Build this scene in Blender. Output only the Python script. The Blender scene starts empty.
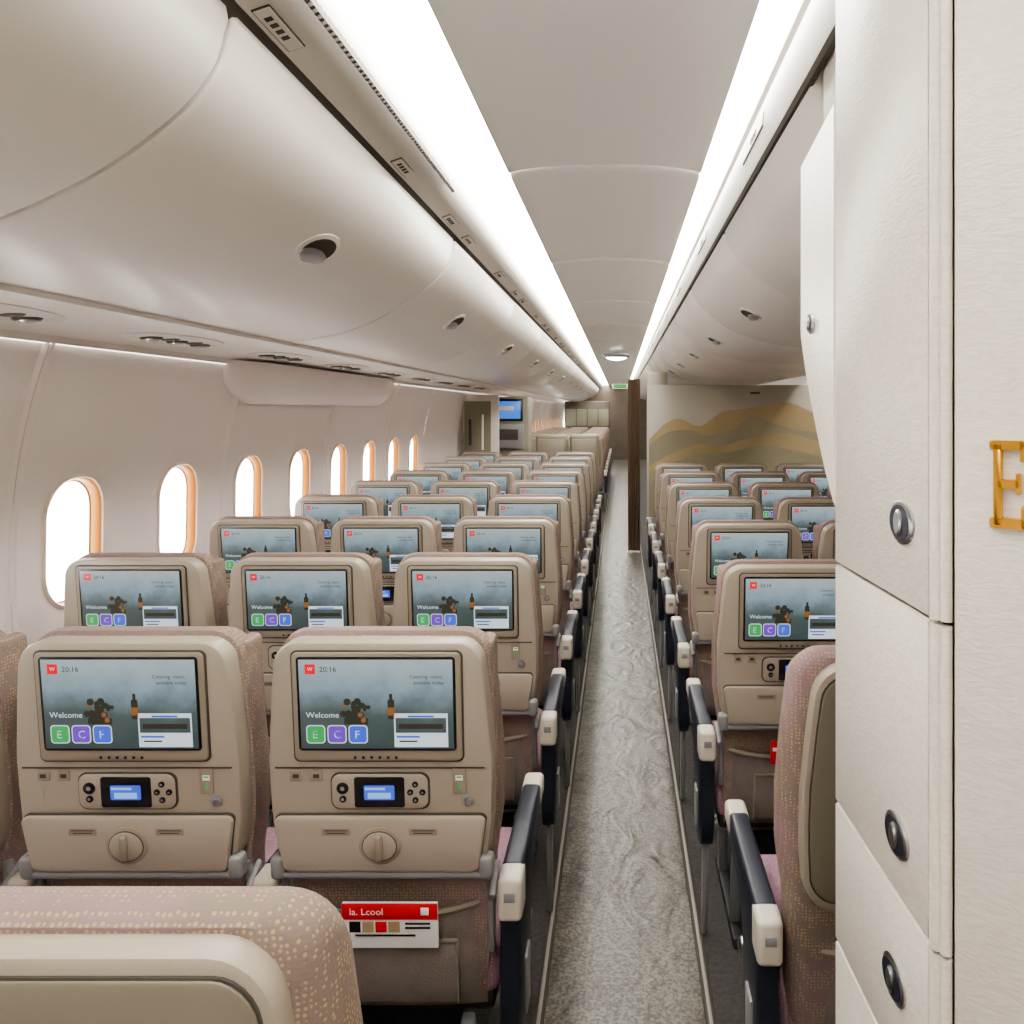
import bpy, bmesh, math, random
from mathutils import Vector, Matrix
random.seed(4)
ZC = 1.61
def lin(c):
    c=c/255.0
    return c/12.92 if c<=0.04045 else ((c+0.055)/1.055)**2.4
def col(r,g,b): return (lin(r),lin(g),lin(b),1)

# ---------------------------------------------------------------- materials
def mat(name, c, rough=0.5, metal=0.0, emit=None, es=0.0, bump=0.0, bscale=50, c2=None, nscale=5, coord='Object', spec=0.5, stretch=(1,1,1)):
    m=bpy.data.materials.new(name); m.use_nodes=True
    nt=m.node_tree; b=nt.nodes['Principled BSDF']
    b.inputs['Base Color'].default_value=c
    b.inputs['Roughness'].default_value=rough
    b.inputs['Metallic'].default_value=metal
    b.inputs['Specular IOR Level'].default_value=spec
    if emit:
        b.inputs['Emission Color'].default_value=emit
        b.inputs['Emission Strength'].default_value=es
    if c2 or bump:
        tc=nt.nodes.new('ShaderNodeTexCoord'); mp=nt.nodes.new('ShaderNodeMapping')
        mp.inputs['Scale'].default_value=stretch
        nt.links.new(tc.outputs[coord],mp.inputs['Vector'])
    if c2:
        n=nt.nodes.new('ShaderNodeTexNoise'); n.inputs['Scale'].default_value=nscale; n.inputs['Detail'].default_value=5
        nt.links.new(mp.outputs[0],n.inputs['Vector'])
        r=nt.nodes.new('ShaderNodeValToRGB'); r.color_ramp.elements[0].position=.35; r.color_ramp.elements[1].position=.65
        r.color_ramp.elements[0].color=c; r.color_ramp.elements[1].color=c2
        nt.links.new(n.outputs['Fac'],r.inputs['Fac']); nt.links.new(r.outputs['Color'],b.inputs['Base Color'])
    if bump:
        n=nt.nodes.new('ShaderNodeTexNoise'); n.inputs['Scale'].default_value=bscale; n.inputs['Detail'].default_value=4
        nt.links.new(mp.outputs[0],n.inputs['Vector'])
        bp=nt.nodes.new('ShaderNodeBump'); bp.inputs['Strength'].default_value=bump; bp.inputs['Distance'].default_value=.01
        nt.links.new(n.outputs['Fac'],bp.inputs['Height']); nt.links.new(bp.outputs[0],b.inputs['Normal'])
    return m

def fabric(name, a, bcol, dot, scale=110, mixscale=4):
    m=bpy.data.materials.new(name); m.use_nodes=True; nt=m.node_tree; b=nt.nodes['Principled BSDF']
    b.inputs['Roughness'].default_value=.9; b.inputs['Specular IOR Level'].default_value=.15
    tc=nt.nodes.new('ShaderNodeTexCoord')
    n=nt.nodes.new('ShaderNodeTexNoise'); n.inputs['Scale'].default_value=mixscale; n.inputs['Detail'].default_value=1
    nt.links.new(tc.outputs['Object'],n.inputs['Vector'])
    r=nt.nodes.new('ShaderNodeValToRGB'); r.color_ramp.elements[0].position=.4; r.color_ramp.elements[1].position=.6
    r.color_ramp.elements[0].color=a; r.color_ramp.elements[1].color=bcol
    nt.links.new(n.outputs['Fac'],r.inputs['Fac'])
    v=nt.nodes.new('ShaderNodeTexVoronoi'); v.inputs['Scale'].default_value=scale; v.inputs['Randomness'].default_value=.35
    nt.links.new(tc.outputs['Object'],v.inputs['Vector'])
    r2=nt.nodes.new('ShaderNodeValToRGB'); r2.color_ramp.elements[0].position=.27; r2.color_ramp.elements[1].position=.36
    r2.color_ramp.elements[0].color=(1,1,1,1); r2.color_ramp.elements[1].color=(0,0,0,1)
    nt.links.new(v.outputs['Distance'],r2.inputs['Fac'])
    mx=nt.nodes.new('ShaderNodeMix'); mx.data_type='RGBA'
    nt.links.new(r2.outputs['Color'],mx.inputs['Factor']); nt.links.new(r.outputs['Color'],mx.inputs['A']); mx.inputs['B'].default_value=dot
    nt.links.new(mx.outputs['Result'],b.inputs['Base Color'])
    bp=nt.nodes.new('ShaderNodeBump'); bp.inputs['Strength'].default_value=.3; bp.inputs['Distance'].default_value=.003
    nt.links.new(v.outputs['Distance'],bp.inputs['Height']); nt.links.new(bp.outputs[0],b.inputs['Normal'])
    return m

def emis(name,c,s,lamp=False):
    m=bpy.data.materials.new(name); m.use_nodes=True; nt=m.node_tree; b=nt.nodes['Principled BSDF']
    b.inputs['Base Color'].default_value=(0.02,0.02,0.02,1); b.inputs['Roughness'].default_value=.25
    b.inputs['Emission Color'].default_value=c; b.inputs['Emission Strength'].default_value=s
    if not lamp: m.cycles.emission_sampling='NONE'
    return m

M={}
M['shell']=mat('seat_shell_taupe',col(157,147,132),.40,bump=.05,bscale=300)
M['shell2']=mat('seat_shell_trim',col(140,130,115),.4)
M['shell3']=mat('seat_shell_panel',col(122,114,98),.45)
M['groove']=mat('groove_dark',col(66,60,52),.7)
M['bezel']=mat('screen_bezel',col(30,30,32),.25)
M['grey']=mat('hinge_grey',col(128,127,127),.4)
M['navy']=mat('armrest_navy',col(30,34,46),.45)
M['cap']=mat('armrest_cap_cream',col(192,184,168),.4)
M['metal']=mat('satin_metal',col(180,180,180),.3,1.0)
M['fab']=fabric('seat_fabric_taupe',col(130,116,106),col(142,120,120),col(168,146,116),150,4)
M['pink']=fabric('seat_fabric_mauve',col(146,116,126),col(154,122,138),col(180,148,140),150,5)
M['pocket']=mat('pocket_mesh',col(118,110,100),.9,bump=.4,bscale=400,c2=col(132,118,112),nscale=12)
M['dark']=mat('under_seat_dark',col(42,41,43),.6)
M['white']=mat('label_white',col(235,235,230),.5)
M['red']=mat('card_red',col(205,30,40),.5)
m=bpy.data.materials.new('screen_picture'); m.use_nodes=True; nt=m.node_tree; b=nt.nodes['Principled BSDF']
b.inputs['Base Color'].default_value=(.02,.02,.02,1); b.inputs['Roughness'].default_value=.15
tc=nt.nodes.new('ShaderNodeTexCoord'); sp=nt.nodes.new('ShaderNodeSeparateXYZ'); nt.links.new(tc.outputs['Object'],sp.inputs[0])
n=nt.nodes.new('ShaderNodeTexNoise'); n.inputs['Scale'].default_value=16; n.inputs['Detail'].default_value=5; nt.links.new(tc.outputs['Object'],n.inputs['Vector'])
mr=nt.nodes.new('ShaderNodeMapRange'); mr.inputs['From Min'].default_value=.95; mr.inputs['From Max'].default_value=1.13
nt.links.new(sp.outputs['Z'],mr.inputs['Value'])
ma=nt.nodes.new('ShaderNodeMath'); ma.operation='MULTIPLY_ADD'; ma.inputs[1].default_value=.5; ma.inputs[2].default_value=-.25
nt.links.new(n.outputs['Fac'],ma.inputs[0])
ad=nt.nodes.new('ShaderNodeMath'); nt.links.new(ma.outputs[0],ad.inputs[0]); nt.links.new(mr.outputs[0],ad.inputs[1])
r=nt.nodes.new('ShaderNodeValToRGB'); cr=r.color_ramp
cr.elements[0].position=0; cr.elements[0].color=col(66,80,78); cr.elements[1].position=1; cr.elements[1].color=col(176,188,190)
e=cr.elements.new(.38); e.color=col(84,98,96)
e=cr.elements.new(.52); e.color=col(108,124,128)
e=cr.elements.new(.7); e.color=col(142,164,174)
nt.links.new(ad.outputs[0],r.inputs['Fac']); nt.links.new(r.outputs['Color'],b.inputs['Emission Color']); b.inputs['Emission Strength'].default_value=.9
m.cycles.emission_sampling='NONE'
M['screen']=m
M['s_red']=emis('screen_red',col(225,30,45),1.2)
M['s_white']=emis('screen_white',col(215,224,232),1.0)
M['s_blue']=emis('screen_blue',col(70,100,215),1.1)
M['s_violet']=emis('screen_violet',col(115,70,195),1.1)
M['s_green']=emis('screen_green',col(60,165,90),1.1)
M['s_dark']=emis('screen_shape_dark',col(52,52,42),1.0)
M['s_amber']=emis('screen_amber',col(150,95,45),1.0)
M['s_cyan']=emis('handset_glow',col(140,185,235),1.1)
SEATM=['shell','shell2','shell3','groove','bezel','grey','navy','cap','metal','fab','pink','pocket','dark','white','red','screen','s_red','s_white','s_blue','s_violet','s_green','s_dark','s_amber','s_cyan']

# ---------------------------------------------------------------- mesh builder
class MB:
    def __init__(s,mats):
        s.v=[];s.f=[];s.m=[];s.mats=mats;s.xf=None
    def add(s,vs,fs,mt):
        o=len(s.v)
        s.v+= [tuple(s.xf(*p)) if s.xf else tuple(p) for p in vs]
        s.f+= [tuple(i+o for i in f) for f in fs]
        s.m+= [s.mats.index(mt)]*len(fs)
    def box(s,c,d,mt,r=.004,seg=2,rot=None):
        bm=bmesh.new(); bmesh.ops.create_cube(bm,size=1)
        for v in bm.verts: v.co=Vector((v.co.x*d[0],v.co.y*d[1],v.co.z*d[2]))
        r=min(r,min(d)*.45)
        if r>0: bmesh.ops.bevel(bm,geom=bm.edges[:],offset=r,segments=seg,affect='EDGES',profile=.5)
        bm.verts.index_update()
        R=rot if rot else Matrix.Identity(3)
        vs=[R@v.co+Vector(c) for v in bm.verts]; fs=[[v.index for v in f.verts] for f in bm.faces]
        bm.free(); s.add(vs,fs,mt)
    def loft(s,rings,mt,cap0=True,cap1=True,closed=True):
        n=len(rings[0]); vs=[p for r in rings for p in r]; fs=[]
        for k in range(len(rings)-1):
            for i in range(n if closed else n-1):
                j=(i+1)%n
                fs.append((k*n+i,k*n+j,(k+1)*n+j,(k+1)*n+i))
        if cap0: fs.append(tuple(range(n))[::-1])
        if cap1: fs.append(tuple((len(rings)-1)*n+i for i in range(n)))
        s.add(vs,fs,mt)
    def plate(s,pts,y0,y1,mt,bev=.004,hw=None):
        cx=(min(p[0] for p in pts)+max(p[0] for p in pts))/2; cz=(min(p[1] for p in pts)+max(p[1] for p in pts))/2
        hx=(max(p[0] for p in pts)-cx); hz=(max(p[1] for p in pts)-cz)
        def ins(b): return [(cx+(p[0]-cx)*(1-b/hx),cz+(p[1]-cz)*(1-b/hz)) for p in pts]
        rings=[]
        sg=1 if y1>y0 else -1
        for b,y in ((bev,y0),(bev*.3,y0+sg*bev*.3),(0,y0+sg*bev),(0,y1)):
            rings.append([(p[0],y,p[1]) for p in ins(b)])
        s.loft(rings,mt)
    def quad(s,cx,cz,w,h,y,mt,r=0):
        pts=rrect(w/2,h/2,r,4) if r else [(-w/2,-h/2),(w/2,-h/2),(w/2,h/2),(-w/2,h/2)]
        s.add([(cx+p[0],y,cz+p[1]) for p in pts],[tuple(range(len(pts)))],mt)
    def disc(s,cx,cz,rx,rz,y0,y1,mt,n=20):
        s.plate([(cx+rx*math.cos(2*math.pi*i/n),cz+rz*math.sin(2*math.pi*i/n)) for i in range(n)],y0,y1,mt,bev=min(rx,rz)*.15)
    def mesh(s,name,ang=35,smooth=True):
        me=bpy.data.meshes.new(name); me.from_pydata(s.v,[],s.f)
        for k in s.mats: me.materials.append(M[k])
        me.polygons.foreach_set('material_index',s.m)
        bm=bmesh.new(); bm.from_mesh(me); bmesh.ops.recalc_face_normals(bm,faces=bm.faces[:]); bm.to_mesh(me); bm.free()
        if smooth:
            me.polygons.foreach_set('use_smooth',[True]*len(me.polygons)); me.set_sharp_from_angle(angle=math.radians(ang))
        me.update(); return me
    def obj(s,name,loc=(0,0,0),**k):
        return put(name,s.mesh(name,**k),loc)
def put(name,me,loc=(0,0,0),rot=(0,0,0)):
    o=bpy.data.objects.new(name,me); o.location=loc; o.rotation_euler=rot
    bpy.context.scene.collection.objects.link(o); return o
def rrect(hw,hh,r,n=5):
    pts=[]
    for cx,cy,a0 in ((hw-r,hh-r,0),(-hw+r,hh-r,90),(-hw+r,-hh+r,180),(hw-r,-hh+r,270)):
        for i in range(n+1):
            a=math.radians(a0+90*i/n); pts.append((cx+r*math.cos(a),cy+r*math.sin(a)))
    return pts
def text_mesh(body,size):
    cu=bpy.data.curves.new('t','FONT'); cu.body=body; cu.size=size; cu.resolution_u=2
    o=bpy.data.objects.new('t',cu); bpy.context.scene.collection.objects.link(o)
    dg=bpy.context.evaluated_depsgraph_get(); me=bpy.data.meshes.new_from_object(o.evaluated_get(dg))
    vs=[v.co.copy() for v in me.vertices]; fs=[tuple(p.vertices) for p in me.polygons]
    bpy.data.objects.remove(o); bpy.data.meshes.remove(me); return vs,fs
def catmull(P,n=4):
    out=[]
    for i in range(len(P)-1):
        p0=P[max(i-1,0)];p1=P[i];p2=P[i+1];p3=P[min(i+2,len(P)-1)]
        for k in range(n):
            t=k/n
            out.append(tuple(.5*((2*p1[a])+(-p0[a]+p2[a])*t+(2*p0[a]-5*p1[a]+4*p2[a]-p3[a])*t*t+(-p0[a]+3*p1[a]-3*p2[a]+p3[a])*t**3) for a in range(2)))
    out.append(P[-1]); return out

# ---------------------------------------------------------------- seat
def hwz(z):
    P=[(.40,.19),(.70,.203),(.78,.218),(.92,.221),(1.06,.210),(1.19,.196)]
    if z<=P[0][0]: return P[0][1]
    for a,b in zip(P,P[1:]):
        if z<=b[0]:
            t=(z-a[0])/(b[0]-a[0]); return a[1]+(b[1]-a[1])*t
    return P[-1][1]
def backout(z0,z1,grow,r):
    h=(z1-z0)/2; cz=(z0+z1)/2
    pts=rrect(.2,h,r,6)
    out=[]
    for i,p in enumerate(pts):
        out.append(p); q=pts[(i+1)%len(pts)]
        if abs(q[1]-p[1])>.1:
            for k in range(1,6): out.append((p[0]+(q[0]-p[0])*k/6,p[1]+(q[1]-p[1])*k/6))
    return [(p[0]/.2*(hwz(p[1]+cz)+grow),p[1]+cz) for p in out]
def lean(x,y,z): return (x,y+(1.18-z)*.10,z)

def seat_mesh(arm=1, kind='full'):
    mb=MB(SEATM); mb.xf=lean
    plain=kind!='full'
    o=backout(.692,1.162 if not plain else 1.180,0 if not plain else -.022,.045 if not plain else .06)
    mb.plate(o,0,.05,'shell',.010)
    def fr(g,z0,z1,y): return [(p[0],y,p[1]) for p in backout(z0,z1,g,.05)]
    if not plain:
        mb.loft([fr(-.004,.42,1.160,.045),fr(.005,.41,1.171,.052),fr(.009,.405,1.172,.075),fr(.009,.405,1.165,.105),fr(.0,.42,1.145,.13),fr(-.03,.45,1.11,.145)],'fab')
        for sx in (-1,1): mb.box((sx*.196,.105,1.045),(.034,.085,.20),'fab',.016,4)
    else:
        mb.loft([fr(-.03,.42,1.160,.030),fr(-.006,.41,1.186,.034),fr(.006,.405,1.198,.048),fr(.012,.405,1.200,.07),fr(.010,.405,1.185,.10),fr(-.0,.42,1.15,.13),fr(-.03,.45,1.11,.145)],'fab')
    if not plain:
        mb.plate([(p[0],p[1]+1.035) for p in rrect(.166,.112,.012)],-.004,.01,'groove',.001)
        mb.plate([(p[0],p[1]+1.035) for p in rrect(.163,.109,.011)],-.008,.01,'shell2',.003)
        mb.plate([(p[0],p[1]+1.042) for p in rrect(.153,.094,.007)],-.0095,.0,'bezel',.001)
        mb.quad(0,1.042,.296,.178,-.0101,'screen')
        y=-.0105
        mb.quad(-.126,1.112,.020,.020,y,'s_red')
        def T(t,sz,x,z,mt,d=.0003):
            vs,fs=text_mesh(t,sz); mb.add([(x+v.x,y-d,z+v.y) for v in vs],fs,mt)
        T('20:16',.015,-.108,1.107,'s_dark'); T('Welcome',.016,-.136,1.016,'s_white',.0016)
        T('W',.010,-.131,1.109,'s_white')
        T('Catering  menu',.010,.065,1.094,'s_dark'); T('available today',.010,.072,1.082,'s_dark')
        for k,c in enumerate(('s_green','s_violet','s_blue')):
            x=-.119+k*.041
            mb.quad(x,.982,.037,.037,y,'s_white',.007); mb.quad(x,.982,.033,.033,y-.0003,c,.006)
            T('ECF'[k],.022,x-.007,.974,'s_white')
        mb.quad(.085,.990,.104,.068,y,'s_white'); mb.quad(.085,1.000,.098,.030,y-.0003,'screen')
        mb.quad(.085,.998,.086,.010,y-.0005,'s_dark'); mb.quad(.085,1.018,.05,.004,y-.0005,'s_blue')
        mb.quad(.06,.977,.045,.004,y-.0003,'s_blue'); mb.quad(.06,.968,.035,.003,y-.0003,'s_dark')
        rnd=random.Random(7)
        for k in range(34):
            a=rnd.random()*6.28; q=rnd.random()**.6*.024; r_=.003+rnd.random()*.004
            mb.quad(-.040+q*math.cos(a)*1.15,1.030+q*math.sin(a),r_*2,r_*2,y-.0002-.00002*k,'s_amber' if k%9==4 else 's_dark',r_*.9)
        mb.box((-.040,y,1.008),(.046,.0006,.012),'s_dark',0)
        mb.quad(.028,1.032,.013,.04,y,'s_dark',.004); mb.quad(.028,1.056,.006,.014,y,'s_dark'); mb.quad(.028,1.028,.013,.016,y-.0003,'s_amber')
        for k in range(6): mb.disc(-.045+k*.016,.934,.0028,.0028,-.0095,0,'bezel',8)
        mb.box((0,-.001,.910),(.41,.003,.0025),'groove',0)
        for x in (-.165,-.125,):
            mb.plate([(x+p[0],p[1]+.893) for p in rrect(.012,.011,.003)],-.002,0,'shell2',.001); mb.quad(x,.893,.012,.008,-.0024,'groove')
        H=-.013
        mb.plate([(p[0],p[1]+.876+H) for p in rrect(.097,.038,.018)],-.0035,0,'groove',.001)
        mb.plate([(p[0],p[1]+.876+H) for p in rrect(.094,.035,.017)],-.008,0,'shell',.003)
        mb.plate([(p[0],p[1]+.876+H) for p in rrect(.049,.031,.005)],-.010,0,'bezel',.001)
        mb.quad(0,.876+H,.06,.030,-.0104,'s_blue',.003); mb.quad(0,.870+H,.045,.012,-.0107,'s_cyan'); mb.quad(-.008,.884+H,.04,.005,-.0107,'s_cyan')
        for x,z,r in ((-.072,.884,.012),(-.072,.862,.007),(.070,.892,.006),(.084,.876,.006),(.070,.860,.006),(.060,.876,.006)):
            mb.disc(x,z+H,r,r,-.0105,-.004,'bezel',12); mb.disc(x,z+H,r*.4,r*.4,-.0112,-.008,'grey',8)
        mb.plate([(.155+p[0],p[1]+.882) for p in rrect(.013,.026,.003)],-.003,0,'shell2',.001)
        mb.box((.155,-.0035,.890),(.014,.001,.010),'white',0); mb.box((.155,-.0038,.892),(.010,.001,.003),'s_green',0); mb.box((.155,-.0035,.872),(.003,.001,.014),'s_green',0)
        mb.disc(.172,.842,.012,.012,-.005,0,'grey',14); mb.disc(.172,.842,.006,.006,-.007,0,'metal',10)
        tp=[(p[0],p[1]) for p in backout(.700,.814,-.012,.012)]
        mb.plate([(p[0]*1.004,p[1]+(.003 if p[1]>.76 else -.003)) for p in tp],-.006,.01,'groove',.001)
        mb.plate(tp,-.016,.01,'shell',.005)
        mb.disc(0,.757,.043,.040,-.019,0,'shell2',24); mb.disc(0,.757,.036,.033,-.021,0,'groove',24); mb.disc(0,.757,.034,.031,-.022,0,'shell',24)
        mb.box((0,-.027,.757),(.014,.012,.052),'shell2',.005,3)
        for x in (-.085,.085):
            mb.quad(x,.785,.055,.014,-.0165,'shell2',.002); mb.quad(x,.788,.044,.002,-.0168,'groove'); mb.quad(x,.783,.038,.002,-.0168,'groove')
    if not plain:
        mb.box((0,.002,.692),(.40,.03,.016),'grey',.006)
        for sx in (-1,1):
            mb.box((sx*.205,.002,.706),(.03,.035,.05),'grey',.01,3)
            mb.box((sx*.214,.045,.65),(.014,.08,.02),'grey',.006,2,Matrix.Rotation(.5,3,'X'))
            mb.box((sx*.205,.05,.59),(.014,.02,.2),'grey',.005)
    else:
        o=backout(.72,1.160,-.036,.045)
        mb.plate([(p[0]*1.012,p[1]+(.0025 if p[1]>.9 else -.0025)) for p in o],-.003,.01,'groove',.001)
        mb.plate(o,-.006,.01,'shell3',.004)
    # lower back and pocket
    mb.box((0,.075,.56),(.395,.05,.33),'fab',.015,3)
    def prow(z,bul): return [(x,.058-bul*(1-(abs(x)/.195)**3)-.0*x,z+ (-.012*(1-(x/.19)**2) if z>.59 else 0)) for x in [-.193+.386*i/16 for i in range(17)]]
    mb.loft([prow(.368,.01),prow(.39,.035),prow(.44,.045),prow(.50,.042),prow(.56,.036),prow(.600,.040)],'pocket',False,False,False)
    mb.loft([[(p[0],p[1]-.004+a,p[2]+b_) for p in prow(.600,.040)] for a,b_ in ((0,-.006),(-.003,0),(0,.007),(.006,.007),(.006,-.006))],'shell2',False,False,False)
    # overlaid lower net pocket with piping
    mb.loft([[(x,p_-.006,z) for x in (-.11,-.05,.02,.08,.14)] for p_,z in ((.024,.40),(.014,.44),(.018,.50),(.022,.535))],'pocket',False,False,False)
    mb.box((.015,.014,.537),(.25,.006,.007),'shell2',.002); mb.box((-.11,.012,.47),(.005,.006,.14),'shell2',.002); mb.box((.14,.014,.47),(.005,.006,.14),'shell2',.002)
    mb.xf=None
    # cushion
    mb.box((0,.38,.435),(.445,.50,.115),'pink',.035,4)
    mb.box((0,.37,.365),(.41,.44,.05),'dark',.01)
    for yy in (.22,.50): mb.box((0,yy,.325),(.49,.04,.04),'metal',.012,3)
    for sx in (-.15,.15):
        mb.box((sx,.18,.17),(.03,.035,.33),'grey',.008,2,Matrix.Rotation(.22,3,'X'))
        mb.box((sx,.50,.17),(.03,.035,.33),'grey',.008,2,Matrix.Rotation(-.12,3,'X'))
        mb.box((sx,.34,.018),(.035,.46,.028),'dark',.006)
    mb.box((0,.36,.25),(.24,.22,.11),'dark',.015,3)
    for a in ([arm] if arm else []):
        ax=a*.2475
        side=catmull([(.10,.645),(.30,.658),(.52,.662),(.545,.64),(.52,.605),(.36,.59),(.28,.53),(.25,.42),(.20,.33),(.12,.31),(.08,.37),(.085,.52),(.075,.61),(.10,.645)],3)[:-1]
        rings=[[(ax+dx,.31+(p[0]-.31)*k,.5+(p[1]-.5)*k) for p in side] for dx,k in ((-.022,.95),(-.017,1),(.017,1),(.022,.95))]
        mb.loft(rings,'navy')
        mb.box((ax,.505,.642),(.050,.09,.050),'cap',.012,4)
        mb.box((ax,.105,.622),(.050,.075,.090),'cap',.012,4)
        mb.box((ax,.0665,.63),(.022,.004,.018),'grey',.001)
        mb.box((ax,.30,.658),(.046,.36,.022),'navy',.01,3)
        mb.box((ax+a*.024,.17,.40),(.008,.06,.12),'grey',.003)
        mb.box((ax,.16,.17),(.018,.03,.32),'grey',.006,2,Matrix.Rotation(.12,3,'X'))
    return mb.mesh('airplane_seat_mesh',40)
seatL=seat_mesh(1); seatR=seat_mesh(-1); seatPL=seat_mesh(1,'plain'); seatPR=seat_mesh(-1,'plain')
PITCH=.845
for k in range(-1,9):
    for c in range(3):
        if k==-1:
            o=put('airplane_seat',seatPL,(-.490-.495*c,.71,0)); o.scale=(1,1,.952)
        else: put('airplane_seat',seatL,(-.470-.495*c,1.54+PITCH*k,0))
for k in range(0,7):
    for c in range(4):
        if k==0:
            o=put('airplane_seat',seatPR,(.53+.495*c,1.43,0)); o.scale=(1,1,.975)
        else: put('airplane_seat',seatR,(.505+.495*c,1.43+PITCH*k,0))
for k in range(0,9):
    for c in range(3):
        put('airplane_seat',seatPL,(-.475-.495*c,12.4+PITCH*k,0))

# ---------------------------------------------------------------- room materials
M['wallm']=mat('sidewall_cream',col(237,230,224),.5,bump=.03,bscale=200,c2=col(235,225,222),nscale=.8)
M['ceil']=mat('ceiling_white',col(238,236,230),.4)
M['bin']=mat('bin_white',col(227,222,212),.33)
M['rail']=mat('rail_grey',col(208,203,192),.4)
M['gap']=mat('gap_dark',col(84,76,62),.6)
M['gold']=mat('window_gold',col(166,104,34),.35,.2)
M['goldm']=mat('brushed_gold',col(232,180,80),.22,1.0)
M['light']=emis('cove_light',(1,.972,.925,1),27.0,True)
M['wlight']=emis('sidewall_wash_light',(1,.97,.93,1),9.0,True)
m=bpy.data.materials.new('window_pane'); m.use_nodes=True; nt=m.node_tree; nt.nodes.clear()
out=nt.nodes.new('ShaderNodeOutputMaterial'); tr=nt.nodes.new('ShaderNodeBsdfTransparent'); gl=nt.nodes.new('ShaderNodeBsdfGlossy'); gl.inputs['Roughness'].default_value=.05
mx=nt.nodes.new('ShaderNodeMixShader'); mx.inputs[0].default_value=.06
nt.links.new(tr.outputs[0],mx.inputs[1]); nt.links.new(gl.outputs[0],mx.inputs[2]); nt.links.new(mx.outputs[0],out.inputs[0]); M['pane']=m
M['carpetd']=mat('carpet_dark',col(66,64,62),.95,bump=.5,bscale=500,c2=col(82,78,75),nscale=60)
M['track']=mat('track_grey',col(140,136,128),.5,.3)
M['olive']=mat('partition_olive',col(128,125,106),.5)
M['mural']=mat('mural_grey',col(170,164,150),.5,c2=col(162,156,142),nscale=2)
M['dune1']=mat('dune_gold',col(168,148,108),.6,c2=col(154,138,104),nscale=3)
M['dune2']=mat('dune_olive',col(136,130,108),.6,c2=col(146,139,114),nscale=3)
M['dune3']=mat('dune_light',col(190,176,146),.6)
M['curtain']=mat('curtain_brown',col(120,98,80),.9)
M['brown']=mat('galley_front_brown',col(96,84,72),.5,c2=col(84,74,64),nscale=3)
M['mblue']=emis('monitor_blue',col(60,120,210),1.2)
m=bpy.data.materials.new('aisle_carpet_film'); m.use_nodes=True; nt=m.node_tree; b=nt.nodes['Principled BSDF']
tc=nt.nodes.new('ShaderNodeTexCoord'); mp=nt.nodes.new('ShaderNodeMapping'); mp.inputs['Scale'].default_value=(1,.6,1); nt.links.new(tc.outputs['Object'],mp.inputs[0])
n1=nt.nodes.new('ShaderNodeTexNoise'); n1.inputs['Scale'].default_value=4; n1.inputs['Detail'].default_value=3; n1.inputs['Distortion'].default_value=1.5; nt.links.new(mp.outputs[0],n1.inputs['Vector'])
r1=nt.nodes.new('ShaderNodeValToRGB'); cr=r1.color_ramp; cr.elements[0].position=.44; cr.elements[0].color=col(101,98,87); cr.elements[1].position=.54; cr.elements[1].color=col(97,93,82)
e=cr.elements.new(.49); e.color=col(84,79,69)
nt.links.new(n1.outputs['Fac'],r1.inputs['Fac'])
n2=nt.nodes.new('ShaderNodeTexNoise'); n2.inputs['Scale'].default_value=120; n2.inputs['Detail'].default_value=4; nt.links.new(tc.outputs['Object'],n2.inputs['Vector'])
r2=nt.nodes.new('ShaderNodeValToRGB'); r2.color_ramp.elements[0].position=.40; r2.color_ramp.elements[0].color=(.45,.45,.45,1); r2.color_ramp.elements[1].position=.60; r2.color_ramp.elements[1].color=(1.35,1.35,1.35,1); nt.links.new(n2.outputs['Fac'],r2.inputs['Fac'])
mx=nt.nodes.new('ShaderNodeMix'); mx.data_type='RGBA'; mx.blend_type='MULTIPLY'; mx.inputs['Factor'].default_value=.9
nt.links.new(r1.outputs[0],mx.inputs['A']); nt.links.new(r2.outputs[0],mx.inputs['B']); nt.links.new(mx.outputs['Result'],b.inputs['Base Color'])
b.inputs['Roughness'].default_value=.36; b.inputs['Specular IOR Level'].default_value=.35
n3=nt.nodes.new('ShaderNodeTexNoise'); n3.inputs['Scale'].default_value=7; n3.inputs['Distortion'].default_value=1.5; nt.links.new(mp.outputs[0],n3.inputs['Vector'])
bp=nt.nodes.new('ShaderNodeBump'); bp.inputs['Strength'].default_value=.45; bp.inputs['Distance'].default_value=.02; nt.links.new(n3.outputs['Fac'],bp.inputs['Height']); nt.links.new(bp.outputs[0],b.inputs['Normal'])
M['aisle']=m
m=bpy.data.materials.new('cabinet_laminate'); m.use_nodes=True; nt=m.node_tree; b=nt.nodes['Principled BSDF']
tc=nt.nodes.new('ShaderNodeTexCoord'); mp=nt.nodes.new('ShaderNodeMapping'); mp.inputs['Scale'].default_value=(1,1,3.5); nt.links.new(tc.outputs['Object'],mp.inputs[0])
n1=nt.nodes.new('ShaderNodeTexNoise'); n1.inputs['Scale'].default_value=34; n1.inputs['Detail'].default_value=1; n1.inputs['Distortion'].default_value=2.0; nt.links.new(mp.outputs[0],n1.inputs['Vector'])
r1=nt.nodes.new('ShaderNodeValToRGB'); r1.color_ramp.elements[0].position=.38; r1.color_ramp.elements[0].color=col(209,202,188); r1.color_ramp.elements[1].position=.62; r1.color_ramp.elements[1].color=col(216,210,197)
nt.links.new(n1.outputs['Fac'],r1.inputs['Fac']); nt.links.new(r1.outputs[0],b.inputs['Base Color']); b.inputs['Roughness'].default_value=.3
bp=nt.nodes.new('ShaderNodeBump'); bp.inputs['Strength'].default_value=.2; bp.inputs['Distance'].default_value=.003; nt.links.new(n1.outputs['Fac'],bp.inputs['Height']); nt.links.new(bp.outputs[0],b.inputs['Normal'])
M['lam']=m

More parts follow.
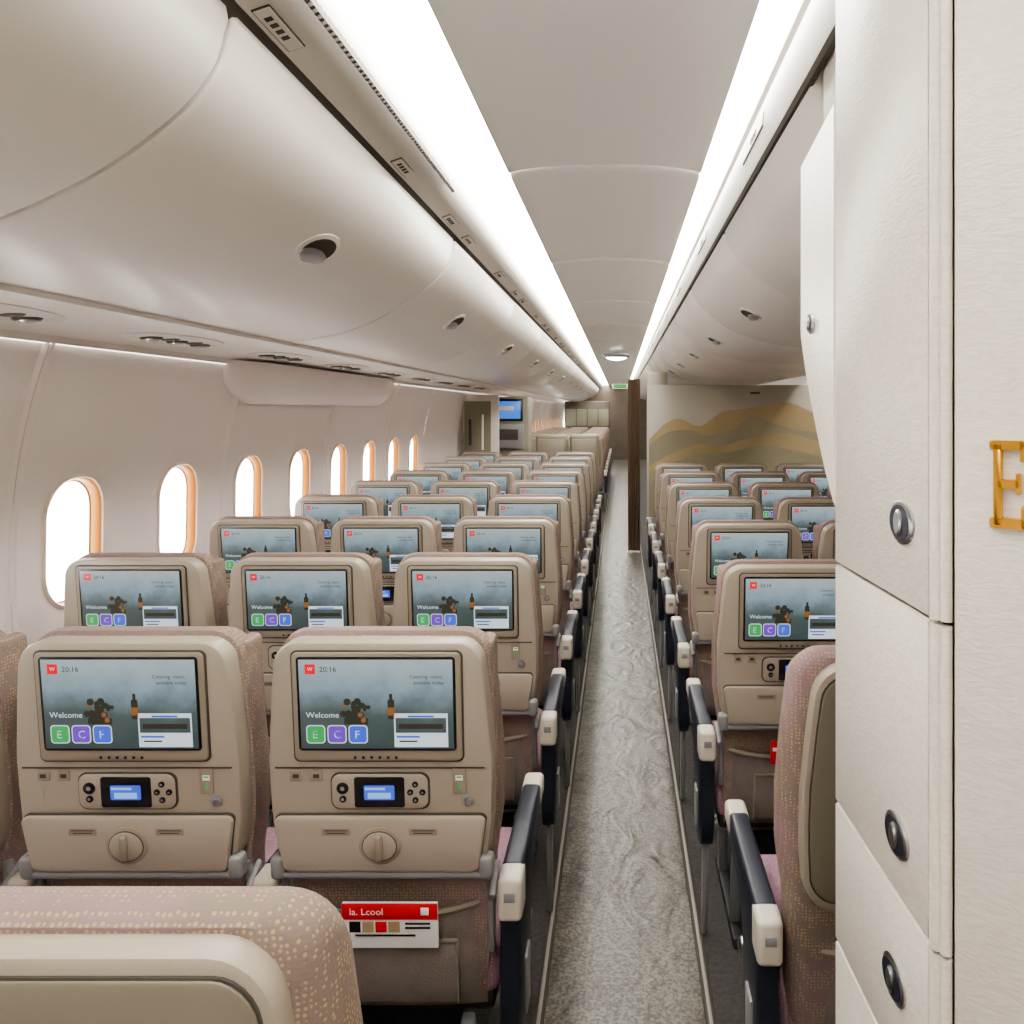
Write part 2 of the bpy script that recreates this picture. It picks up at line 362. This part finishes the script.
# ---------------------------------------------------------------- sidewall with windows
Y0,Y1=-1.2,26.0
def wallx(z):
    d=z+.45
    return -1.83+(.28 if d>0 else .12)*d*d
CELL=.629; WC=-.440; WY=2.69; WHW=.132; WHH=.207
win_idx=list(range(-5,8))+list(range(13,36))
mb=MB(['wallm','gap','gold']); 
def cell(yc,hole):
    zb,zt=-.90,.24; N=48
    if not hole:
        rings=[]
        for y in (yc-CELL/2,yc+CELL/2): rings.append([(wallx(zb+(zt-zb)*i/12),y,ZC+zb+(zt-zb)*i/12) for i in range(13)])
        mb.loft(rings,'wallm',False,False,False); return
    hp=rrect(WHW+.003,WHH+.003,.115,11)
    rings=[]
    def outer(p):
        sy=(CELL/2)/abs(p[0]) if abs(p[0])>1e-6 else 1e9
        dz=(zt-WC) if p[1]>0 else (WC-zb)
        sz=dz/abs(p[1]) if abs(p[1])>1e-6 else 1e9
        s_=min(sy,sz); return (p[0]*s_,p[1]*s_)
    pts=list(hp)
    corners=[(CELL/2,zt-WC),(-CELL/2,zt-WC),(-CELL/2,zb-WC),(CELL/2,zb-WC)]
    ou=[outer(p) for p in pts]
    for c in corners:
        i=min(range(len(ou)),key=lambda i:(ou[i][0]-c[0])**2+(ou[i][1]-c[1])**2); ou[i]=c
    for t in (0,.06,.14,.25,.4,.55,.7,.85,1):
        r=[]
        for a,b_ in zip(hp,ou):
            y=a[0]+(b_[0]-a[0])*t; z=WC+a[1]+(b_[1]-a[1])*t
            push=-.018*((1-t/.25)**2) if t<.25 else 0
            r.append((wallx(z)+push,yc+y,ZC+z))
        rings.append(r)
    mb.loft(rings,'wallm',False,False)
y=WY-6*CELL; idx=-6
lowz=[-.90-.71*i/8 for i in range(9)]
while y<Y1:
    cell(y, idx in win_idx); y+=CELL; idx+=1
ya=WY-6.5*CELL; yb=y-CELL/2
mb.loft([[(wallx(z),yy,ZC+z) for z in lowz] for yy in (ya,yb)],'wallm',False,False,False)
mb.loft([[(wallx(z),yy,ZC+z) for z in (.24,.5,.9)] for yy in (ya,yb)],'wallm',False,False,False)
wall=mb.obj('wall_left',ang=50)
t=MB(['gap','rail','wallm'])
for k in range(-2,19):
    yj=WY-CELL/2+2*CELL*k+.02
    if 7.4<yj<10.5: continue
    zs=[-1.0+i*.08 for i in range(16)]
    t.loft([[(wallx(z)+.004,yj+dy,ZC+z) for z in zs] for dy in (-.003,.003)],'rail',False,False,False)
    for dy in (-.013,.013):
        t.loft([[(wallx(z)+.001+h,yj+dy+e,ZC+z) for z in zs] for e,h in ((-.010,0),(0,.012),(.010,0))],'wallm',False,False,False)
t.obj('trim_sidewall_joints')
wn=0
M['wtrim']=mat('window_trim_cream',col(234,222,204),.4)
for i in win_idx:
    yc=WY+CELL*i; w=MB(['wtrim','gold','pane']); wn+=1
    def R(g,dx): return [(wallx(WC+p[1])+dx,p[0],ZC+WC+p[1]) for p in rrect(WHW+g,WHH+g,.115+g,10)]
    w.loft([R(.015,-.020),R(.013,-.004),R(.008,.000),R(.004,-.004)],'wtrim',False,False)
    w.loft([R(.004,-.004),R(-.001,-.012),R(-.004,-.036),R(-.009,-.040)],'gold',False,False)
    w.loft([R(.0,-.042),R(.0,-.046)],'pane')
    w.obj('window_%d'%wn,(0,yc,0))

def slab(name,x0,x1,y0,y1,z0,z1,mt):
    b_=MB([mt]); b_.box(((x0+x1)/2,(y0+y1)/2,ZC+(z0+z1)/2),(x1-x0,y1-y0,z1-z0),mt,0); return b_.obj(name)
slab('floor',-1.9,4.5,Y0-.3,Y1+.3,-1.71,-1.61,'carpetd')
slab('ceiling',-1.75,4.5,Y0-.3,Y1+.3,.86,.92,'ceil')
slab('wall_right',4.3,4.4,Y0-.3,Y1+.3,-1.61,.86,'wallm')
slab('wall_back',-1.9,4.3,Y0-.1,Y0,-1.61,.86,'wallm')
slab('wall_front',-1.7,4.3,Y1-.1,Y1,-1.61,.86,'brown')
b_=MB(['aisle','track','groove'])
b_.add([(-.20,Y0+.02,.004),(.225,Y0+.02,.004),(.225,Y1-.12,.004),(-.20,Y1-.12,.004)],[(0,1,2,3)],'aisle')
ac=b_.obj('aisle_carpet',smooth=False)
b_=MB(['track','groove'])
for s_,x in ((-1,-.214),(1,.239)):
    b_.box((x,(Y0+Y1)/2,.004),(.026,Y1-Y0,.008),'groove',.001)
    b_.box((x,(Y0+Y1)/2,.0055),(.010,Y1-Y0,.010),'track',.001)
b_.obj('trim_floor_track')
g_=MB(['olive','brown','groove','metal','white','red'])
g_.box((-.88,21.6,ZC-.69),(1.2,.5,1.84),'brown',.02)
for k in range(4):
    g_.box((-1.31+k*.29,21.33,ZC-1.05),(.27,.03,.95),'metal',.01); g_.box((-1.31+k*.29,21.33,ZC-.20),(.27,.03,.45),'olive',.01)
g_.obj('galley_unit')
g_=MB(['white','red','s_green'] ); g_.box((0,20.9,ZC+.62),(.40,.04,.14),'white',.01); g_.box((0,20.875,ZC+.62),(.34,.01,.09),'s_green',.002)
g_.box((0,20.9,ZC+.73),(.03,.03,.10),'white',.004)
g_.obj('exit_sign')

# ---------------------------------------------------------------- aisle ceiling
cp=[(-.36,.765),(-.33,.775),(-.2,.79),(-.05,.796),(.12,.79),(.235,.775),(.262,.765)]
cp=catmull(cp,3)
b_=MB(['ceil','gap'])
ys=[2.62+1.6*k for k in range(-3,16)]
for a,c in zip(ys,ys[1:]):
    g=.006
    def R(y,dz): return [(p[0],y,ZC+p[1]+dz) for p in cp]+[(p[0],y,ZC+p[1]+.02+dz*0) for p in reversed(cp)]
    b_.loft([R(a+g,.014),R(a+g+.014,.004),R(a+g+.05,0),R(c-g-.05,0),R(c-g-.014,.004),R(c-g,.014)],'ceil')
b_.obj('ceiling_aisle_panels',ang=60)
def strip(name,P,mt,closed=False,y0=Y0,y1=Y1,ang=35):
    s_=MB([mt]); s_.loft([[(p[0],yy,ZC+p[1]) for p in P] for yy in (y0,y1)],mt,closed,closed,closed); return s_.obj(name,ang=ang)
strip('cove_light_left',[(-.545,.815),(-.345,.815),(-.345,.825),(-.545,.825)],'light',True)
strip('cove_light_right',[(.25,.815),(.328,.815),(.328,.825),(.25,.825)],'light',True)
strip('fill_light_far_aisle',[(2.2,.80),(2.32,.80),(2.32,.81),(2.2,.81)],'light',True)  # added fill strip over the unseen second aisle, keeps the gaps from going dark
strip('sidewall_wash_light',[(-1.705,.206),(-1.72,.206),(-1.72,.200),(-1.705,.200)],'wlight',True)
strip('trim_cove_left',[(-.545,.83),(-.552,.77),(-.570,.733),(-.60,.716),(-.655,.697),(-.660,.703),(-.61,.76),(-.57,.83)],'rail',True)
strip('trim_bin_gap_left',[(-.660,.700),(-.690,.66),(-.70,.70),(-.67,.72)],'groove',True)
strip('trim_cove_right',[(.332,.83),(.332,.74),(.345,.722),(.36,.73),(.36,.83)],'rail',True)
v_=MB(['groove'])
y=1.1
while y<2.6:
    v_.box((-.562,y,ZC+.750),(.095,.010,.010),'groove',.001,1,Matrix.Rotation(1.1,3,'Y')); y+=.022
v_.obj('air_vent_grille')

# ---------------------------------------------------------------- overhead bins
LP=catmull([(-.668,.672),(-.695,.585),(-.775,.495),(-.92,.395),(-1.12,.31),(-1.36,.268)],4)
back=[(-1.38,.30),(-1.38,.76),(-.70,.74),(-.672,.70)]
def binmesh(P,bk,L,lx,ls,lf=.48):
    poly=P+bk; cx=sum(p[0] for p in poly)/len(poly); cz=sum(p[1] for p in poly)/len(poly)
    q=MB(['bin','rail','gap','groove','metal','white','navy'])
    def R(y,k): return [(cx+(p[0]-cx)*k,y,ZC+cz+(p[1]-cz)*k) for p in poly]
    g=.006
    q.loft([R(g,.970),R(g+.003,.986),R(g+.014,1),R(L-g-.014,1),R(L-g-.003,.986),R(L-g,.970)],'bin')
    j=min(range(len(P)),key=lambda i:abs(P[i][0]-lx)); a=Vector(P[max(j-1,0)]);c=Vector(P[j+1]); tg=(c-a).normalized()
    nrm=Vector((tg.y,-tg.x)); 
    if nrm.y>0: nrm=-nrm
    def el(ry,rt,d,dt=0,half=False):
        out=[]
        for i in range(24):
            an=2*math.pi*i/24; u=rt*ls*math.sin(an)+dt*ls
            out.append((P[j][0]+tg.x*u+nrm.x*d, L*lf+ry*ls*math.cos(an), ZC+P[j][1]+tg.y*u+nrm.y*d))
        return out
    q.loft([el(.064,.040,-.012),el(.064,.040,.001),el(.054,.033,.004)],'bin')
    q.loft([el(.052,.031,.0),el(.052,.031,.0045)],'groove')
    q.loft([el(.050,.016,.0,.013),el(.050,.016,.008,.013),el(.044,.011,.012,.013)],'metal')
    return q.mesh('overhead_bin_mesh',50)
D=1.85
bl=binmesh(LP,back,D,-.85,1.6,.455)
for k in range(-2,13): put('overhead_bin',bl,(0,1.38+D*k,0))
r_=MB(['rail','gap','groove','white'])
for k in range(-1,13):
    for off in (.10,.95,1.60):
        yy=1.38+D*k+off
        r_.box((-.630,yy,ZC+.7045),(.035,.16,.004),'groove',.001,1,Matrix.Rotation(-.33,3,'Y'))
        r_.box((-.630,yy,ZC+.7035),(.031,.155,.004),'rail',.001,1,Matrix.Rotation(-.33,3,'Y'))
        for q in range(4): r_.box((-.630,yy-.045+q*.024,ZC+.7015),(.014,.012,.003),'groove',0,1,Matrix.Rotation(-.33,3,'Y'))
r_.obj('seat_number_placards')
RP=catmull([(.338,.70),(.345,.62),(.39,.52),(.50,.415),(.66,.345),(.88,.305),(1.245,.295)],4)
mir=[(2.49-p[0],p[1]) for p in reversed(RP[:-1])]
DR=1.24
br=binmesh(RP+mir,[(2.1,.74),(.39,.74)],DR,.53,1.25)
for k in range(0,19): put('overhead_bin',br,(0,1.46+DR*k,0))
strip('trim_bin_rail_right',[(.337,.722),(.331,.66),(.340,.61),(.352,.612),(.352,.722)],'rail',True,1.2,Y1)
strip('trim_bin_gap_right',[(.340,.611),(.344,.598),(.356,.598),(.352,.611)],'groove',True,1.2,Y1)
rr=MB(['groove','rail'])
for k in range(0,18):
    yy=2.0+DR*k
    rr.box((.3335,yy,ZC+.675),(.004,.30,.036),'groove',.001,1,Matrix.Rotation(.1,3,'Y')); rr.box((.3318,yy,ZC+.675),(.004,.29,.030),'rail',.001,1,Matrix.Rotation(.1,3,'Y'))
    for q in range(3): rr.box((.3298,yy-.05+q*.03,ZC+.675),(.003,.016,.014),'groove',0,1,Matrix.Rotation(.1,3,'Y'))
rr.obj('row_number_placards')

strip('trim_service_channel',[(-1.33,.258),(-1.36,.250),(-1.45,.245),(-1.62,.232),(-1.69,.222),(-1.70,.20),(-1.72,.20),(-1.72,.30),(-1.33,.30)],'bin',True)
p_=MB(['rail','groove','gap','metal','white'])
def ell(cx,cy,z,rx,ry,h,mt,n=20):
    p_.loft([[(cx+rx*k*math.cos(2*math.pi*i/n),cy+ry*k*math.sin(2*math.pi*i/n),z-hh) for i in range(n)] for k,hh in ((1,-.006),(1,h*.5),(.85,h))],mt)
ell(0,0,0,.10,.26,.006,'rail',28)
for yy in (-.15,0,.15): ell(.0,yy,-.004,.034,.034,.008,'gap'); ell(.0,yy,-.010,.024,.024,.006,'metal')
for yy in (-.075,.075): ell(.02,yy,-.004,.03,.022,.006,'gap')
psu=p_.mesh('passenger_service_unit_mesh')
for k in range(-1,9): put('passenger_service_unit',psu,(-1.52,1.9+PITCH*k,ZC+.241),(0,-.06,0))
f_=MB(['wallm']); n=30; rings=[]
for i in range(n+1):
    t=i/n; yy=3.42+2.6*t; e_=min(t,1-t)*8; s_=max(.05,min(1,e_)**.5)
    rings.append([(-1.745+.13*s_*math.cos(a), yy, ZC+.218-.19*s_*math.sin(a)) for a in [math.pi/2*j/8 for j in range(9)]]+[(-1.79,yy,ZC+.218-.19*s_),(-1.79,yy,ZC+.218)])
f_.loft(rings,'wallm'); f_.obj('sidewall_fairing',ang=60)

d_=MB(['ceil','light','metal'])
def dring(r,z): return [(-.05+r*math.cos(2*math.pi*i/32),11.3+r*math.sin(2*math.pi*i/32),ZC+z) for i in range(32)]
d_.loft([dring(.20,.80),dring(.20,.762),dring(.17,.735),dring(.15,.738)],'metal',False,False)
d_.loft([dring(.15,.738),dring(.10,.715),dring(.03,.70)],'light',False,True)
d_.obj('ceiling_dome_light')

# ---------------------------------------------------------------- right closet
b_=MB(['lam','gap','rail','metal','navy','groove','goldm','cap'])
A=(.3225,1.20); B=(.3385,.879)
zt=.84
def fp(poly,z0,z1,mt): b_.loft([[(p[0],p[1],ZC+z) for p in poly] for z in (z0,z1)],mt)
fp([(A[0]+.012,A[1]),(B[0]+.012,B[1]),(.40,.83),(1.3,.19),(1.3,1.2)],-1.61,zt,'gap')
dirv=Vector((B[0]-A[0],B[1]-A[1])).normalized(); nv=Vector((dirv.y,-dirv.x))
if nv.x>0: nv=-nv
L=(Vector(B)-Vector(A)).length
def door(s0,s1,z0,z1,th=.014):
    rot=Matrix.Rotation(math.atan2(dirv.y,dirv.x),3,'Z')
    c=Vector(A)+dirv*(s0+s1)/2-nv*(th/2-.0)
    b_.box((c.x,c.y,ZC+(z0+z1)/2),(s1-s0,th,z1-z0),'lam',.003,2,rot)
for z0,z1 in ((-.227,.84),(-.583,-.2315),(-.79,-.5875),(-1.60,-.7945)): door(0,L-.002,z0,z1)
def latch(px,py,z,rr=.026,n_=nv,dr=dirv):
    def rg(a,bz,d): return [(px+dr.x*a*math.cos(t)+n_.x*d,py+dr.y*a*math.cos(t)+n_.y*d,ZC+z+bz*math.sin(t)) for t in [2*math.pi*i/24 for i in range(24)]]
    b_.loft([rg(rr*1.3,rr,-.003),rg(rr*1.3,rr,.003),rg(rr*1.15,rr*.88,.005)],'metal')
    b_.loft([rg(rr*1.08,rr*.80,.0),rg(rr*1.08,rr*.80,.0056)],'navy')
    b_.loft([rg(rr*.40,rr*.60,.0),rg(rr*.40,rr*.60,.007),rg(rr*.3,rr*.5,.009)],'metal')
for Yl,z in ((.947,-.133),(.962,-.511),(.971,-.69)):
    latch(A[0]+(1.2-Yl)*.05,Yl,z)
for cc,R0 in ((Vector((.3432,.868)),.0072),(Vector((.3500,.858)),.0062)):
    pts=[(cc.x+R0*math.cos(2*math.pi*i/24),cc.y+R0*math.sin(2*math.pi*i/24)) for i in range(24)]
    for z0,z1 in ((-.2265,.84),(-.583,-.2315),(-1.60,-.5875)): fp(pts,z0,z1,'lam')
P0=Vector((.3545,.850)); P1=Vector((1.26,.20)); d2=(P1-P0).normalized(); n2=Vector((d2.y,-d2.x)); 
if n2.dot(-P0)<0: n2=-n2
rot=Matrix.Rotation(math.atan2(d2.y,d2.x),3,'Z'); c=(P0+P1)/2-n2*.01
b_.box((c.x,c.y,ZC+(zt-.775)/2+.0),((P1-P0).length,.02,zt+.775),'lam',.004,2,rot)
b_.box((c.x,c.y,ZC+(-.78-1.61)/2),((P1-P0).length,.02,.825),'lam',.004,2,rot)
b_.box((c.x+n2.x*.008,c.y+n2.y*.008,ZC-.7775),((P1-P0).length,.01,.006),'goldm',.001,1,rot)
b_.obj('storage_closet')
e_=MB(['goldm'])
def on(s_,z,d): p=P0+d2*s_+n2*d; return (p.x,p.y,ZC+z)
def bar(s0,s1,z0,z1,d=.008):
    pts=rrect((s1-s0)/2,(z1-z0)/2,min(s1-s0,z1-z0)*.3,3); cs=(s0+s1)/2; cz=(z0+z1)/2
    e_.loft([[on(cs+p[0]*k,cz+p[1]*k,.0008+dd) for p in pts] for k,dd in ((1,.0),(1,d*.7),(.92,d))],'goldm')
s0=.036; zb=-.121
bar(s0+.004,s0+.0125,zb,zb+.090); bar(s0,s0+.034,zb+.080,zb+.090); bar(s0,s0+.035,zb,zb+.011); bar(s0+.008,s0+.029,zb+.041,zb+.050)
bar(s0+.029,s0+.035,zb+.068,zb+.090); bar(s0+.030,s0+.036,zb,zb+.024); bar(s0+.025,s0+.030,zb+.035,zb+.057)
e_.obj('gold_letter_sign')

b_=MB(['lam','groove','metal','navy'])
prof=catmull([(1.205,-.15),(1.26,-.10),(1.33,-.02),(1.39,.06),(1.43,.13)],4)+[(1.43,.44),(1.205,.47)]
b_.loft([[(x,c_[0]+(p[0]-c_[0])*k,ZC+c_[1]+(p[1]-c_[1])*k) for p in prof] for c_ in [(1.32,.2)] for x,k in ((.3225,.97),(.3265,1),(.95,1))],'lam')
latch(.3225,1.345,.146,.018,Vector((-1,0)),Vector((0,1)))
b_.obj('overhead_stowage_cabinet')
sf=MB(['rail']); sf.box((.66,1.325,ZC+.66),(.60,.235,.34),'rail',.03,4); sf.obj('trim_soffit_right')

# ---------------------------------------------------------------- bulkhead mural
YB=8.6
b_=MB(['mural','dune1','dune2','dune3','groove','gap'])
b_.box((1.22,YB+.03,ZC-.67),(1.86,.06,1.88),'mural',.006)
b_.box((.40,YB+.03,ZC+.30),(.22,.055,.22),'mural',.01)
def px(u,v): return ((u-620)*YB/800,(410-v)*YB/800)
def layer(line,base,y,mt):
    P=catmull([px(*p) for p in line],5); vs=[(p[0],YB-y,ZC+p[1]) for p in P]+[(p[0],YB-y,ZC+base) for p in P]; n=len(P)
    b_.add(vs,[(i,i+1,n+i+1,n+i) for i in range(n-1)],mt)
layer([(649,440),(665,424),(680,419),(700,426),(722,412),(745,409),(765,405),(790,403),(820,416),(850,430)],-1.5,.003,'dune1')
layer([(649,445),(668,432),(690,430),(708,436),(735,428),(752,416),(775,424),(800,430),(850,436)],-1.5,.005,'dune2')
layer([(649,466),(675,452),(700,444),(722,446),(750,438),(790,434),(850,452)],-1.5,.007,'dune1')
layer([(649,474),(690,456),(730,452),(770,446),(850,464)],-1.5,.009,'dune2')
x,z=px(755,393); b_.box((x,YB-.01,ZC+z),(.10,.02,.02),'gap',.003)
b_.obj('cabin_bulkhead')
c_=MB(['curtain']); pts=[]
for i in range(60):
    t=i/59; pts.append((.09+.14*t,9.05+.02*math.sin(t*40)))
c_.loft([[(p[0],p[1]+dy,ZC+z) for p in pts] for z,dy in ((-1.59,0),(.35,0))],'curtain',False,False,False)
c_.obj('aisle_curtain',ang=80)

# ---------------------------------------------------------------- left partition and monitor
b_=MB(['olive','rail','gap','grey','mblue','bezel','groove','white'])
b_.box((-1.57,9.05,ZC-.72),(.40,.10,1.78),'rail',.01)
b_.box((-1.60,8.99,ZC-.5),(.30,.02,1.2),'olive',.01)
b_.box((-1.68,8.97,ZC-.25),(.03,.03,.3),'groove',.008); b_.box((-1.54,8.97,ZC-.25),(.02,.03,.4),'white',.006)
b_.obj('lavatory_door_panel')
b_=MB(['olive','rail','gap','grey','mblue','bezel','groove','white'])
b_.box((-1.31,9.35,ZC-.73),(.52,.4,1.76),'olive',.02,3)
b_.box((-1.31,9.14,ZC+.0),(.40,.02,.25),'bezel',.01); b_.box((-1.31,9.128,ZC+.0),(.35,.005,.20),'mblue',.002)
b_.box((-1.31,9.137,ZC+.02),(.2,.03,.05),'white',.002)
b_.box((-1.31,9.13,ZC-.30),(.42,.03,.28),'grey',.012); b_.box((-1.31,9.112,ZC-.28),(.30,.01,.12),'groove',.004)
b_.obj('partition_with_monitor')
for cx,w in ((-.85,.38),(-.44,.36)):
    b_=MB(['olive','shell2','groove']); b_.box((cx,9.9,ZC-.955),(w,.14,1.31),'olive',.04,4); b_.box((cx,9.82,ZC-.5),(w-.06,.02,.28),'shell2',.01); b_.obj('crew_seat_partition')

# safety card in the pocket
b_=MB(['white','red','bezel','dune1'])
def pc(x,y,z): return (x,y+(1.18-z)*.10,z)
b_.xf=pc
b_.box((0,.0,.632),(.190,.006,.096),'white',.001); b_.box((0,-.0045,.663),(.190,.003,.034),'red',.001)
vs,fs=text_mesh('la. Lcool',.020); b_.add([(-.080+v.x,-.0065,.657+v.y) for v in vs],fs,'white')
b_.box((.07,-.006,.664),(.016,.002,.016),'white',.001)
for k in range(4): b_.box((-.07+k*.026,-.0042,.630),(.022,.002,.022),('bezel','dune1','red','dune1')[k],0)
b_.box((-.01,-.0042,.612),(.12,.002,.003),'bezel',0); b_.box((.055,-.0042,.637),(.05,.002,.003),'bezel',0); b_.box((.055,-.0042,.628),(.05,.002,.003),'bezel',0)
cm=b_.mesh('safety_card_mesh')
put('safety_card',cm,(-.458,1.54+.003,-.050)); 
b_=MB(['red','white']); b_.xf=pc; b_.box((0,0,.62),(.04,.003,.07),'red',.001); b_.box((0,-.002,.63),(.03,.002,.01),'white',0)
put('luggage_tag',b_.mesh('luggage_tag_mesh'),(.46,1.43+PITCH+.004,-.01))

# ---------------------------------------------------------------- world + camera
w=bpy.data.worlds.new('daylight'); bpy.context.scene.world=w; w.use_nodes=True
bg=w.node_tree.nodes['Background']; bg.inputs[0].default_value=(1,.995,.985,1); bg.inputs[1].default_value=12.0
try: bpy.context.scene.view_settings.look='AgX - Medium High Contrast'
except Exception as ex: print(ex)
cd=bpy.data.cameras.new('camera'); cam=bpy.data.objects.new('camera',cd); bpy.context.scene.collection.objects.link(cam)
cam.location=(0,0,ZC); cam.rotation_euler=(math.pi/2,0,0); cd.sensor_width=36; cd.lens=36*800/1024
cd.shift_x=-(620-512)/1024; cd.shift_y=-(512-410)/1024; cd.clip_start=.03
bpy.context.scene.camera=cam
